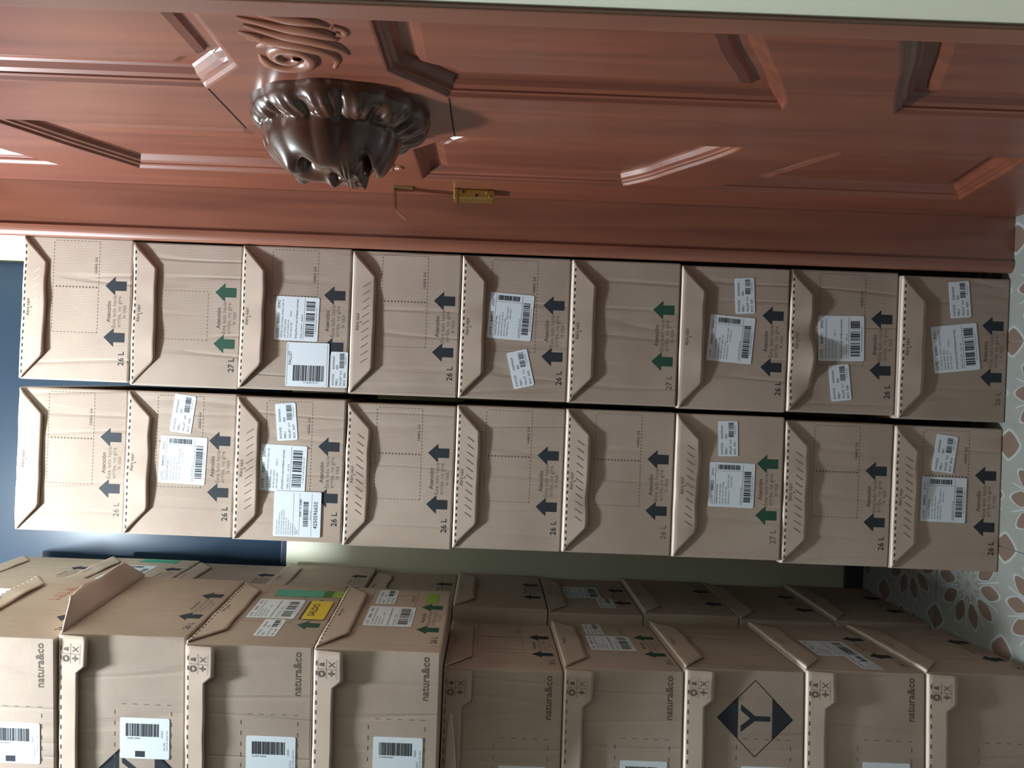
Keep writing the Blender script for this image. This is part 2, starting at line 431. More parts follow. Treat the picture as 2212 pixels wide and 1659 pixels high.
# lion head: relief sculpted over an elliptical mane
def lion_mesh():
    nr, na = 74, 176
    def hgt(a, b):
        rho = math.hypot(a / 0.118, b / 0.128); phi = math.atan2(b, a)
        m_ = 0.036 * max(0.0, 1 - rho ** 7) ** 0.5
        lobe = abs(math.sin(phi * 6.5 + 0.3)) ** 0.6
        band = math.exp(-((rho - 0.84) / 0.16) ** 2)
        m_ *= 1 - 0.42 * band * (1 - lobe)
        m_ += 0.0022 * band * math.sin(phi * 46 + 9 * rho) * (1 if rho < 0.97 else 0)
        bh = b - 0.012
        rh = math.hypot(a / 0.080, bh / 0.100)
        h = m_
        if rh < 1:
            head = 0.024 + 0.064 * (1 - rh ** 4.2) ** 0.55
            g = lambda ca, cb, sa, sb, k: k * math.exp(-((a - ca) / sa) ** 2 - ((bh - cb) / sb) ** 2)
            for s in (-1, 1):
                head += g(s*0.030, 0.050, 0.020, 0.012, 0.012)          # brow
                head += g(s*0.032, 0.026, 0.012, 0.009, -0.024)         # eye socket
                head += g(s*0.031, 0.026, 0.006, 0.0055, 0.009)         # eyeball
                head += g(s*0.050, 0.000, 0.016, 0.022, 0.007)          # cheek
                head += g(s*0.022, -0.030, 0.017, 0.016, 0.014)         # muzzle pad
                head += g(s*0.011, -0.009, 0.0055, 0.005, -0.016)       # nostril
                for q in range(3): head += g(s*0.026, -0.024 - 0.006*q, 0.016, 0.0014, -0.0035)
            head += g(0, 0.020, 0.011, 0.034, 0.011)                    # nose bridge
            head += g(0, -0.006, 0.014, 0.010, 0.012)                   # nose tip
            head += g(0, 0.072, 0.004, 0.016, -0.005)                   # brow furrow
            head += g(0, -0.053, 0.034, 0.0065, -0.045)                 # mouth
            for s in (-0.026, -0.012, 0.012, 0.026): head += g(s, -0.048, 0.0035, 0.006, 0.020)   # teeth
            head += g(0, -0.072, 0.024, 0.012, 0.010)                   # chin
            h = max(m_, head)
        return max(h, 0.0)
    V, F = [], []
    for i in range(nr + 1):
        t = (i / nr); rr = t ** 0.9
        for k in range(na):
            ph = 2 * math.pi * k / na
            lob = 1 + 0.035 * (abs(math.sin(ph * 6.5 + 0.3)) - 0.5) * min(1, rr * 1.3)
            a = 0.118 * rr * math.cos(ph) * lob; b = 0.128 * rr * math.sin(ph) * lob
            hh = hgt(a / lob, b / lob) if i < nr else -0.002
            V.append((-hh, a, b))
    for i in range(nr):
        for k in range(na):
            k2 = (k + 1) % na
            F.append((i*na + k, (i+1)*na + k, (i+1)*na + k2, i*na + k2))
    F = [tuple(reversed(f)) for f in F]
    return mesh('lion_head', V, F, 'wood_carved', True)
lion = link('lion_head', lion_mesh(), door, Matrix.Translation((0, 0, 1.290)))
lion['label'] = 'dark glossy carved lion head'

# carved scrolls beside the lion (half-round strands following spirals)
def strand(path, rad, flat_=0.72, mat='wood_relief'):
    n = len(path); V, F = [], []; ns = 9
    for i, (u, v) in enumerate(path):
        a = path[max(0, i - 1)]; b = path[min(n - 1, i + 1)]
        tx, ty = b[0] - a[0], b[1] - a[1]; l = math.hypot(tx, ty) or 1; nx, ny = -ty / l, tx / l
        r = rad(i / (n - 1))
        for k in range(ns):
            t = math.pi * k / (ns - 1)
            c, s = math.cos(t), math.sin(t)
            V.append((-r * flat_ * s + 0.0005, u + nx * r * c, v + ny * r * c))
    for i in range(n - 1):
        for k in range(ns - 1):
            F.append((i*ns + k, i*ns + k + 1, (i+1)*ns + k + 1, (i+1)*ns + k))
    return mesh('carved_scroll', V, F, mat, True)
def spiral(cu, cv, r0, r1, a0, turns, sq=1.0, n=60):
    return [(cu + (r0 + (r1 - r0) * t) * math.cos(a0 + turns * 2 * math.pi * t) * sq, cv + (r0 + (r1 - r0) * t) * math.sin(a0 + turns * 2 * math.pi * t)) for t in [i / n for i in range(n + 1)]]
relief = link('relief_carving', None, door)
for sgn in (-1, 1):
    mir = lambda P: [(sgn * u, v) for u, v in P]
    S = [
        (spiral(0.174, 1.316, 0.034, 0.010, math.radians(80), 1.5, 0.92), lambda t: (0.0105 - 0.004 * t) * min(1, 0.05 + t / 0.07)),
        (smooth_pts([(0.222, 1.350), (0.214, 1.322), (0.206, 1.292), (0.192, 1.268), (0.172, 1.259), (0.150, 1.266)], 10), lambda t: 0.003 + 0.0075 * math.sin(math.pi * min(1, t + .1))),
        (smooth_pts([(0.246, 1.345), (0.230, 1.312), (0.221, 1.280), (0.206, 1.254), (0.186, 1.242)], 10), lambda t: 0.003 + 0.0072 * math.sin(math.pi * t)),
        (smooth_pts([(0.262, 1.346), (0.247, 1.306), (0.240, 1.276), (0.230, 1.254), (0.220, 1.248)], 10), lambda t: 0.003 + 0.0070 * math.sin(math.pi * t)),
        (smooth_pts([(0.282, 1.335), (0.266, 1.300), (0.259, 1.268), (0.250, 1.250)], 10), lambda t: 0.003 + 0.006 * math.sin(math.pi * t)),
        (smooth_pts([(0.230, 1.356), (0.222, 1.338), (0.210, 1.330), (0.196, 1.346)], 8), lambda t: 0.0025 + 0.005 * math.sin(math.pi * t)),
        (smooth_pts([(0.250, 1.246), (0.244, 1.236), (0.234, 1.237), (0.236, 1.246)], 8), lambda t: 0.005),
    ]
    for pth, rad in S:
        P = mir(pth)
        me = strand(P, rad)
        link('carved_scroll', me, relief)
# brass lock plate
lock = link('lock_plate', None, door, Matrix.Translation((0, 1.378 - UC, 1.106)))
link('lock_case', boxes_mesh('lock_case', [(-0.019, 0.0, -0.017, 0.020, -0.039, 0.039)], 'brass', 0.005, 3), lock)
link('cap', boxes_mesh('cap', [(-0.021, 0.0, -0.0185, 0.0215, 0.032, 0.041)], 'brass', 0.0035, 3), lock)
def cyl(name, r, h, mat, n=20, r2=None):
    r2 = r if r2 is None else r2
    V = [(0, r*math.cos(2*math.pi*k/n), r*math.sin(2*math.pi*k/n)) for k in range(n)] + [(-h, r2*math.cos(2*math.pi*k/n), r2*math.sin(2*math.pi*k/n)) for k in range(n)]
    F = [(k, (k+1) % n, n + (k+1) % n, n + k) for k in range(n)] + [tuple(range(n, 2*n))]
    return mesh(name, V, F, mat)
for nm, zz, xx, rr in (('keyhole', 0.022, -0.0065, 0.0032), ('keyhole', -0.004, -0.0125, 0.0030), ('screw', -0.024, -0.006, 0.0034), ('screw', -0.030, -0.014, 0.0028)):
    link(nm, cyl(nm, rr, 0.0012, 'dark_hole' if nm == 'keyhole' else 'brass', 14, rr * .8), lock, Matrix.Translation((xx, -0.0169, zz)) @ Matrix.Rotation(math.radians(90), 4, 'Z'))
# small bronze hook handle
hk = link('hook_handle', None, door, Matrix.Translation((0, 1.372 - UC, 1.262)))
link('hook_base', boxes_mesh('hook_base', [(-0.004, 0, -0.014, 0.014, -0.035, 0.004)], 'iron', 0.001), hk)
hv = []
pathh = [(-0.002, 0.004), (-0.022, 0.002), (-0.040, 0.001), (-0.046, -0.002), (-0.056, -0.012), (-0.062, -0.020)]
V, F = [], []
for x, z in pathh:
    V += [(x, -0.012, z), (x, 0.012, z), (x - .0005, 0.012, z - 0.003), (x - .0005, -0.012, z - 0.003)]
for i in range(len(pathh) - 1):
    for k in range(4): F.append((i*4 + k, i*4 + (k+1) % 4, (i+1)*4 + (k+1) % 4, (i+1)*4 + k))
F += [(0, 1, 2, 3), tuple(reversed(range(len(V) - 4, len(V))))]
link('hook', mesh('hook', V, F, 'iron'), hk)

# ------------------------------------------------------------------ cartons
W, L, H = 0.2955, 0.400, 0.2257
def face_a(h): return Matrix(((1, 0, 0, -W/2), (0, 0, -1, -L/2), (0, 1, 0, 0), (0, 0, 0, 1)))
def face_b(h): return Matrix(((0, 0, -1, -W/2), (-1, 0, 0, L/2), (0, 1, 0, 0), (0, 0, 0, 1)))
_body = {}
def body_mesh(h):
    if h not in _body:
        me = boxes_mesh('carton_body', [(-W/2, W/2, -L/2, L/2, 0.0006, h - 0.0006)], 'card', 0.0035, 2)
        _body[h] = me
    return _body[h]
# shared prints -------------------------------------------------------------
def arrow_vf():
    w, sh, l, hd = 0.0385, 0.0195, 0.0435, 0.0205
    V = [(-sh/2, 0, 0), (sh/2, 0, 0), (sh/2, l - hd, 0), (w/2, l - hd, 0), (0, l, 0), (-w/2, l - hd, 0), (-sh/2, l - hd, 0)]
    return V, [(0, 1, 2, 6), (5, 3, 4)]
ARROW = {k: mesh('arrow_print', *arrow_vf(), k) for k in ('ink', 'ink_green')}
HEAD = mesh('caution_heading', *text_vf('Atención', 0.0118, 'CENTER', 0.016), 'ink_soft')
CAUT = mesh('caution_text', *join([(text_vf('Este lado hacia', 0.0112, 'CENTER'), (0, 0.0215)),
    (text_vf('arriba, no gire', 0.0112, 'CENTER'), (0, 0.0115)), (text_vf('la caja', 0.0112, 'CENTER'), (0, 0.0015))]), 'ink_faint')
VOL = {s: mesh('volume_text', *text_vf(s, 0.0165, 'LEFT', 0.012), 'ink') for s in ('26 L', '27 L')}
VOLS = {s: mesh('volume_text', *text_vf(s, 0.0165, 'LEFT', 0.0), 'ink_soft') for s in ('26 L', '27 L')}
def dashes(x0, y0, x1, y1, dl, gap, th):
    R = []; l = math.hypot(x1 - x0, y1 - y0); n = max(1, int(l / (dl + gap)))
    for i in range(n):
        a = i / n; b = a + dl / l
        if abs(x1 - x0) > abs(y1 - y0): R.append((x0 + (x1-x0)*a, y0 - th/2, x0 + (x1-x0)*b, y0 + th/2))
        else: R.append((x0 - th/2, y0 + (y1-y0)*a, x0 + th/2, y0 + (y1-y0)*b))
    return R
def outline_vf(two):
    if two:
        R = dashes(.100, .069, .288, .069, .0035, .0033, .0012) + dashes(.100, .163, .288, .163, .0035, .0033, .0012)
        R += dashes(.100, .069, .100, .163, .0035, .0033, .0012) + dashes(.288, .069, .288, .163, .0035, .0033, .0012)
        R += dashes(.1935, .072, .1935, .161, .0030, .0035, .0034)
    else:
        R = []
        for a, b in (((.098, .069), (.198, .069)), ((.098, .163), (.198, .163)), ((.098, .069), (.098, .163)), ((.198, .069), (.198, .163))):
            R += dashes(*a, *b, .0038, .0035, .0010)
    return quads(R)
OUT2 = mesh('dashed_outline', *outline_vf(True), 'ink_soft'); OUT1 = mesh('dashed_outline', *outline_vf(False), 'ink_soft')
SMALLP = mesh('small_print', *scribble(0, .036, 0, .0055, 5), 'ink_soft')
LOGO = mesh('printed_logo', *text_vf('natura&co', 0.0195, 'RIGHT', 0.018), 'ink_soft')

# adhesive labels -------------------------------------------------------------
def sheet_vf(w, h, r=0.003):
    P = []
    for cx, cy, a0 in ((w - r, h - r, 0), (r, h - r, 90), (r, r, 180), (w - r, r, 270)):
        for k in range(4):
            t = math.radians(a0 + 30 * k); P.append((cx + r * math.cos(t), cy + r * math.sin(t)))
    n = len(P)
    V = [(a - w/2, b - h/2, 0.0004) for a, b in P] + [(a - w/2, b - h/2, 0.0) for a, b in P]
    return V, [tuple(range(n))] + [(i, i + n, (i + 1) % n + n, (i + 1) % n) for i in range(n)]
def shift(vf, dx, dy): return (vf[0], vf[1]), (dx, dy)
_lab = {}
def label_meshes(kind, w, h, data, seed):
    key = (kind, w, h, data, seed)
    if key in _lab: return _lab[key]
    S = mesh('label_sheet', *sheet_vf(w, h), 'paper')
    x0, y0 = -w/2, -h/2; k = w / 0.095; kh = h / 0.0925
    X = lambda a: x0 + a * k
    Y = lambda b: y0 + b * kh
    bars, txt, soft = [], [], []
    if kind == 'A':
        txt += [shift(text_vf('LOTE', .0072, 'LEFT'), X(.006), Y(.083)), shift(text_vf(data[0], .0072, 'LEFT', .01), X(.034), Y(.083)), shift(text_vf('2PAC', .0072, 'LEFT'), X(.066), Y(.083))]
        txt.append(shift(text_vf('CONSU PI NATURA', .0046, 'LEFT', .015), X(.006), Y(.074)))
        for i, (a, b) in enumerate(((.006, .050), (.006, .056), (.006, .044), (.006, .036))): soft.append((scribble(X(a), X(b), Y(.068 - .006*i), .0030, seed + i), (0, 0)))
        soft.append((scribble(X(.040), X(.070), Y(.052), .003, seed + 8), (0, 0))); soft.append((scribble(X(.042), X(.066), Y(.046), .003, seed + 9), (0, 0)))
        soft.append((scribble(X(.006), X(.046), Y(.026), .0026, seed + 10), (0, 0)))
        bars.append((rot90(barcode(Y(.030), Y(.076), -X(.090), -X(.080), seed + 1)), (0, 0)))
        bars.append((barcode(X(.012), X(.078), Y(.007), Y(.021), seed + 2), (0, 0)))
        soft.append((quads([(X(.0765), Y(.024), X(.0772), Y(.079)), (X(.004), Y(.0235), X(.092), Y(.0242)), (X(.004), Y(.0793), X(.092), Y(.08))]), (0, 0)))
        soft.append((scribble(X(.02), X(.068), Y(.003), .0026, seed + 12), (0, 0)))
    elif kind == 'B':
        txt += [shift(text_vf('LOTE', .0075, 'LEFT', .01), X(.006), Y(.083)), shift(text_vf(data[0], .0075, 'LEFT', .012), X(.036), Y(.083)), shift(text_vf('2PAC', .0075, 'LEFT', .01), X(.068), Y(.083))]
        for i, b in enumerate((.088, .046, .044, .040)): soft.append((scribble(X(.006), X(b), Y(.0755 - .0065*i), .0036, seed + i), (0, 0)))
        soft.append((scribble(X(.052), X(.066), Y(.058), .0034, seed + 6), (0, 0)))
        txt.append(shift(text_vf('ETIQUETA PI USO INTERNO NATURA', .0048, 'LEFT', .014), X(.005), Y(.0445)))
        soft.append((scribble(X(.006), X(.036), Y(.034), .0036, seed + 7), (0, 0))); soft.append((scribble(X(.042), X(.058), Y(.034), .0036, seed + 8), (0, 0)))
        bars.append((barcode(X(.010), X(.086), Y(.0085), Y(.0275), seed + 2, ((.36, .39), (.68, .73))), (0, 0)))
        soft.append((scribble(X(.02), X(.074), Y(.004), .0026, seed + 12), (0, 0)))
        soft.append((quads([(X(.004), Y(.0305), X(.092), Y(.0312))]), (0, 0)))
    elif kind == 'S':
        kh = h / 0.041; Y = lambda b: y0 + b * kh; k = w / 0.0745; X = lambda a: x0 + a * k
        for i, (a, b) in enumerate((('INVOICE', data[0]), ('PERU', 'SEA'))):
            txt.append(shift(text_vf(a, .0060, 'LEFT', .008), X(.004), Y(.0315 - .0088*i)))
            txt.append(shift(text_vf(b, .0054 if i == 0 else .006, 'LEFT', .008), X(.0375), Y(.0315 - .0088*i)))
        txt += [shift(text_vf('PALLET', .0058, 'LEFT', .006), X(.004), Y(.0135)), shift(text_vf(data[1], .0058, 'LEFT', .006), X(.0265), Y(.0135)),
                shift(text_vf('BOX', .0058, 'LEFT', .006), X(.004), Y(.0045)), shift(text_vf(data[2], .0058, 'LEFT', .006), X(.0200), Y(.0045))]
        bars.append((barcode(X(.0405), X(.071), Y(.0085), Y(.0195), seed + 3, ((.44, .52),)), (0, 0)))
        soft.append((scribble(X(.047), X(.066), Y(.0045), .0026, seed + 4), (0, 0)))
    elif kind == 'P':
        txt.append(shift(text_vf('PALLET', .0088, 'LEFT', .006), X(.046), Y(.081)))
        bars.append((rot90(barcode(Y(.010), Y(.078), -X(.046), -X(.012), seed)), (0, 0)))
        soft.append((rot90(scribble(Y(.022), Y(.054), -X(.010), .003, seed + 1)), (0, 0)))
        soft.append((quads([(X(.003), Y(.0035), X(.092), Y(.0042)), (X(.003), Y(.0895), X(.092), Y(.0902))]), (0, 0)))
    elif kind == 'D':
        txt.append(shift(text_vf('4250596650', .0112, 'LEFT', .01), X(.018), Y(.007)))
        txt.append(shift(text_vf('0941 X 0080', .0070, 'LEFT', .01), X(.042), Y(.038)))
        txt.append(shift(text_vf('017', .0056, 'LEFT', .006), X(.006), Y(.044)))
        for i in range(9): soft.append((scribble(X(.004), X((.036, .050, .054, .058, .040, .036, .030, .026, .022)[i]), Y(.0845 - .0045*i), .0027, seed + i), (0, 0)))
        bars.append((barcode(X(.022), X(.074), Y(.0245), Y(.0345), seed + 2), (0, 0)))
        soft.append((scribble(X(.036), X(.056), Y(.0195), .0028, seed + 21), (0, 0)))
        soft.append((quads([(X(.003), Y(.0180), X(.092), Y(.0185)), (X(.003), Y(.0415), X(.092), Y(.0420)), (X(.003), Y(.0535), X(.092), Y(.0540))]), (0, 0)))
    elif kind == 'F':   # tall label on the long side, printed sideways
        bars.append((rot90(barcode(Y(.020), Y(.082), -X(.082), -X(.052), seed)), (0, 0)))
        soft.append((rot90(scribble(Y(.055), Y(.082), -X(.049), .003, seed + 1)), (0, 0)))
        soft.append((scribble(X(.050), X(.068), Y(.0125), .004, seed + 3), (0, 0)))
        soft.append((scribble(X(.020), X(.040), Y(.0085), .0032, seed + 4), (0, 0))); soft.append((scribble(X(.020), X(.068), Y(.0035), .0026, seed + 5), (0, 0)))
        bars.append((quads([(X(.004), Y(.046), X(.018), Y(.064))]), (0, 0)))
    R = (S, mesh('barcode', *join(bars), 'print') if bars else None, mesh('lettering', *join(txt), 'print') if txt else None, mesh('fine_print', *join(soft), 'print_soft') if soft else None)
    _lab[key] = R; return R
def put_label(root, FM, kind, s, t, rot, w, h, data, seed, z=0.0003):
    S, B, X, G = label_meshes(kind, w, h, data, seed)
    o = link('paper_label', S, root, FM @ Matrix.Translation((s, t, z)) @ Matrix.Rotation(math.radians(rot), 4, 'Z'))
    up = Matrix.Translation((0, 0, 0.00052))
    if B: link('barcode', B, o, up)
    if X: link('lettering', X, o, up)
    if G: link('fine_print', G, o, up)
    return o

# flaps ------------------------------------------------------------------------
def flap_fn(width, h, tilt, seed, depth=0.047, ledge=0.0085, wav=1.0):
    a = math.radians(tilt); R = 7.31 * seed
    def nz(s, k): return mnoise.noise(Vector((s * 22, R, k)))
    def pt(s, d, off=0.0):
        r = ledge + 0.0021 * wav * nz(s, 0.3)
        base_t = h - 0.0045
        aa = a * (1 + 0.22 * wav * nz(s * 0.5, 2.0)) + (d / depth) * 0.07 * wav * nz(s * 0.7, 5.0)
        n = r + d * math.sin(aa); t = base_t - d * math.cos(aa)
        return (s + 0.0, t - off * math.sin(aa) * -1 * 0.0 , n + off)
    return pt, nz
def flap_mesh(width, h, tilt, seed, depth=0.047, ledge=0.0085, cham=0.052, blunt=None, wav=1.0):
    pt, nz = flap_fn(width, h, tilt, seed, depth, ledge, wav)
    ns, nd = 30, 7; V, F = [], []; e = 0.002
    rows = [('n', 0), ('l', 0)] + [('d', k / nd) for k in range(nd + 1)]
    for typ, q in rows:
        for i in range(ns + 1):
            u = i / ns
            if typ == 'd':
                if blunt:      # long flap: shallow strip with a deeper square tab at its right end
                    s = e + (width - 2*e) * u; dd = (0.050 if s > width - 0.060 else 0.033) * (1 + 0.04 * nz(s, 1)) * q
                    if s > width - 0.012: dd = min(dd, 0.050 * q)
                else:
                    x0 = e + cham * q; x1 = width - e - cham * q
                    s = x0 + (x1 - x0) * u; dd = depth * q * (1 + 0.05 * wav * nz(s, 1) * q)
                V.append(pt(s, dd))
            else:
                s = e + (width - 2*e) * u
                p = pt(s, 0)
                V.append((s, h - 0.0022, -0.0005) if typ == 'n' else (s, h - 0.0020 + 0.0008 * nz(s, 4), max(0.001, p[2] - 0.002 + 0.001 * nz(s * 3, 7))))
    for r in range(len(rows) - 1):
        for i in range(ns):
            b = r * (ns + 1) + i; F.append((b, b + ns + 1, b + ns + 2, b + 1))
    me = mesh('flap', V, F, 'card_flap', True); me.materials.append(M['kraft_core'])
    for k in range(2 * ns): me.polygons[k].material_index = 1
    return me, pt
def mapped(vf, pt, depth0, s0, mat, off=0.0005, name='print'):
    v, f = vf
    return mesh(name, [pt(s0 + x, depth0 - y, off) for x, y, _ in v], f, mat)
def slits_vf(width, slope):
    V, F = [], []
    n = 11
    for i in range(n):
        s = 0.070 + (width - 0.140) * i / (n - 1)
        a = (s - 0.004 * slope, -0.034); b = (s + 0.006 * slope, -0.020); th = 0.0007
        k = len(V); V += [(a[0] - th, a[1], 0), (a[0] + th, a[1], 0), (b[0] + th, b[1], 0), (b[0] - th, b[1], 0)]; F.append((k, k+1, k+2, k+3))
    return V, F
ABRA = join([(text_vf('Abra aquí', 0.0090, 'CENTER'), (0, -0.0135)), (([(-.0016, -.0165, 0), (.0016, -.0165, 0), (0, -.020, 0)], [(2, 1, 0)]), (0, 0))])
def add_flap(root, FM, width, h, tilt, seed, slit=0, perf=True, text=True, dark_slit=True, wav=1.0, ledge=0.006):
    me, pt = flap_mesh(width, h, tilt, seed, ledge=ledge, wav=wav)
    o = link('flap', me, root, FM)
    md = o.modifiers.new('thickness', 'SOLIDIFY'); md.thickness = 0.0026; md.offset = -1 
    if text: link('opening_text', mapped(ABRA, pt, 0.0, width / 2, 'ink_soft', name='opening_text'), o)
    if slit: link('slit_marks', mapped(slits_vf(width, slit), pt, 0.0, 0.0, 'ink_soft' if dark_slit else 'kraft_core', name='slit_marks'), o)
    if perf:
        R = dashes(0.012, -0.0030, width - 0.012, -0.0030, 0.0066, 0.0065, 0.0022)
        link('perforation', mapped(quads(R), pt, 0.0, 0.0, 'ink', off=0.0004, name='perforation'), o)
    return o
def ring_vf(r0, r1, n=20):
    V = [(r0*math.cos(2*math.pi*k/n), r0*math.sin(2*math.pi*k/n), 0) for k in range(n)] + [(r1*math.cos(2*math.pi*k/n), r1*math.sin(2*math.pi*k/n), 0) for k in range(n)]
    return V, [(k, n + k, n + (k+1) % n, (k+1) % n) for k in range(n)]
def add_long_flap(root, FM, h, tilt, seed, icons=True):
    me, pt = flap_mesh(L, h, tilt, seed, depth=0.05, ledge=0.005, blunt=True, wav=0.7)
    o = link('long_flap', me, root, FM)
    md = o.modifiers.new('thickness', 'SOLIDIFY'); md.thickness = 0.0026; md.offset = -1
    R = dashes(0.01, -0.0022, L - 0.01, -0.0022, 0.008, 0.010, 0.0018)
    link('perforation', mapped(quads(R), pt, 0.0, 0.0, 'ink_soft', off=0.0004, name='perforation'), o)
    if icons:
        parts = [(ring_vf(.0032, .0062), (-.043, -.0115)), (([(-.004, -.004, 0), (.004, -.004, 0), (0, .004, 0)], [(0, 1, 2)]), (-.026, -.0115)),
                 (ring_vf(.001, .0028), (-.026, -.0105)),
                 (quads([(-.047, -.0300, -.036, -.0285), (-.0435, -.0345, -.0400, -.0240)]), (0, 0)),
                 (([(-.031, -.035, 0), (-.0295, -.035, 0), (-.020, -.024, 0), (-.0215, -.024, 0), (-.031, -.0245, 0), (-.0295, -.024, 0), (-.020, -.035, 0), (-.0215, -.035, 0)], [(0, 1, 2, 3), (4, 7, 6, 5)]), (0, 0)),
                 (quads([(-.0345, -.038, -.0338, -.005), (-.052, -.0205, -.016, -.0198), (-.052, -.0385, -.016, -.0380), (-.052, -.0050, -.016, -.0045)]), (0, 0))]
        link('handling_icons', mapped(join(parts), pt, 0.0, L, 'ink_soft', name='handling_icons'), o)
    return o

RND = random.Random(11)
def carton(loc, rotz, h, label, group, opts):
    root = link('cardboard_box', None); root.location = loc; root.rotation_euler = (0, 0, rotz)
    tag(root, label, 'cardboard box', group)
    link('carton_body', body_mesh(h), root)
    FA, FB = face_a(h), face_b(h); up = lambda s, t, z=0.00018: FA @ Matrix.Translation((s, t, z))
    col = opts.get('ink', 'ink')
    if opts.get('arrows', True):
        for s in (0.092, 0.198): link('arrow_print', ARROW[col], root, up(s, 0.0115))
        link('caution_heading', HEAD, root, up(0.145, 0.0425)); link('caution_text', CAUT, root, up(0.145, 0.010))
    vol = opts.get('vol', '26 L')
    if vol: link('volume_text', (VOL if opts.get('boldvol', True) else VOLS)[vol], root, up(0.034, 0.012))
    if opts.get('outline', 2) == 2:
        link('dashed_outline', OUT2, root, up(0, 0)); link('small_print', SMALLP, root, up(0.222, 0.0735))
    elif opts.get('outline') == 1: link('dashed_outline', OUT1, root, up(0, 0))
    sd = opts.get('seed', RND.randint(1, 999))
    if opts.get('flap', 16) is not None:
        add_flap(root, FA, W, h, opts.get('flap', 16) * opts.get('ft', 0.13), sd, opts.get('slit', 0), opts.get('perf', True), dark_slit=opts.get('dslit', True), wav=opts.get('wav', 1.0), ledge=opts.get('ledge', 0.0042))
    for i, lb in enumerate(opts.get('labels', ())):
        kind, s, t, rot, w_, h_, data = lb
        put_label(root, FA, kind, s, t, rot, w_, h_, data, sd * 10 + i, z=0.0003 + 0.0006 * i * (kind in 'PD'))
    if opts.get('front'):
        fr = opts['front']
        upb = lambda s, t, z=0.00018: FB @ Matrix.Translation((s, t, z))
        if fr.get('logo', True): link('printed_logo', LOGO, root, upb(L - 0.008, 0.021))
        if fr.get('flap', 6) is not None: add_long_flap(root, FB, h, fr.get('flap', 6), sd + 3)
        if fr.get('lab', True):
            R = dashes(L - .245, .025, L - .125, .025, .008, .010, .0012) + dashes(L - .245, .126, L - .125, .126, .008, .010, .0012)
            R += dashes(L - .125, .025, L - .125, .126, .008, .010, .0012) + dashes(L - .245, .025, L - .245, .126, .008, .010, .0012)
            link('dashed_outline', mesh('dashed_outline', *quads(R), 'ink_soft'), root, upb(0, 0))
            put_label(root, FB, 'F', L - fr.get('lx', .157) - .0375, 0.072, fr.get('rot', 0), 0.075, 0.088, ('',), sd + 77)
    return root

DOC = '4250596650'
colA = 'cartons in the stack touching the door frame'
colB = 'cartons in the stack with wall showing beside it'
order = ['lowest', 'second', 'third', 'fourth', 'fifth', 'sixth', 'seventh', 'eighth', 'topmost']
RXs = [.1206, .118, .1173, .1163, .1173, .1144, .1137, .1127, .109]
CXs = [-.1895, -.1904, -.1903, -.1975, -.1925, -.1925, -.1945, -.1984, -.2013]
RO = [
 dict(flap=11, slit=-1, dslit=False, vol='26 L', d='unlabelled 26 L carton with dark arrows, topmost of the stack touching the door frame', boldvol=True),
 dict(flap=13, ink='ink_green', vol='27 L', outline=1, d='creased 27 L carton with green arrows, second from the top against the door frame'),
 dict(flap=70, d='carton bearing a PALLET label below a wide open flap, against the door frame', vol=None,
      labels=[('B', .1474, .1090, -1, .0905, .0895, ('828001',)), ('P', .0539, .0835, 0, .0906, .0877, ('',)), ('S', .046, .0185, 0, .0734, .0353, (DOC, '010', '0420'))]),
 dict(flap=16, slit=-1, perf=False, d='unlabelled carton with slanted slits in its flap, against the door frame'),
 dict(flap=15, d='carton with two white labels, the smaller one stuck on crooked', labels=[('A', .1719, .1215, -3, .0944, .0906, ('848002',)), ('S', .0645, .0974, 14, .0763, .0430, (DOC, '013', '0002'))]),
 dict(flap=19, ink='ink_green', vol='27 L', outline=0, boldvol=False, d='unlabelled carton with dark green arrows, fourth from the floor by the door frame'),
 dict(flap=17, perf=False, d='two-label carton with plain face, third from the floor by the door frame', outline=0, labels=[('S', .2369, .0930, 4, .0734, .0400, (DOC, '014', '0031')), ('A', .1467, .1182, -3.6, .0953, .0925, ('848002',))]),
 dict(flap=20, wav=2.2, d='bent-flap carton with two labels, second from the floor by the door frame', labels=[('B', .1555, .1157, 1.7, .0934, .0945, ('828001',)), ('S', .0639, .1151, 7, .0744, .0419, (DOC, '017', '0080'))]),
 dict(flap=18, outline=0, d='lowest carton of the stack touching the door frame, two tilted labels', boldvol=False, labels=[('S', .2494, .1035, 6, .0744, .0419, (DOC, '016', '0079')), ('B', .1495, .1087, 7.4, .0963, .0945, ('828001',))]),
]
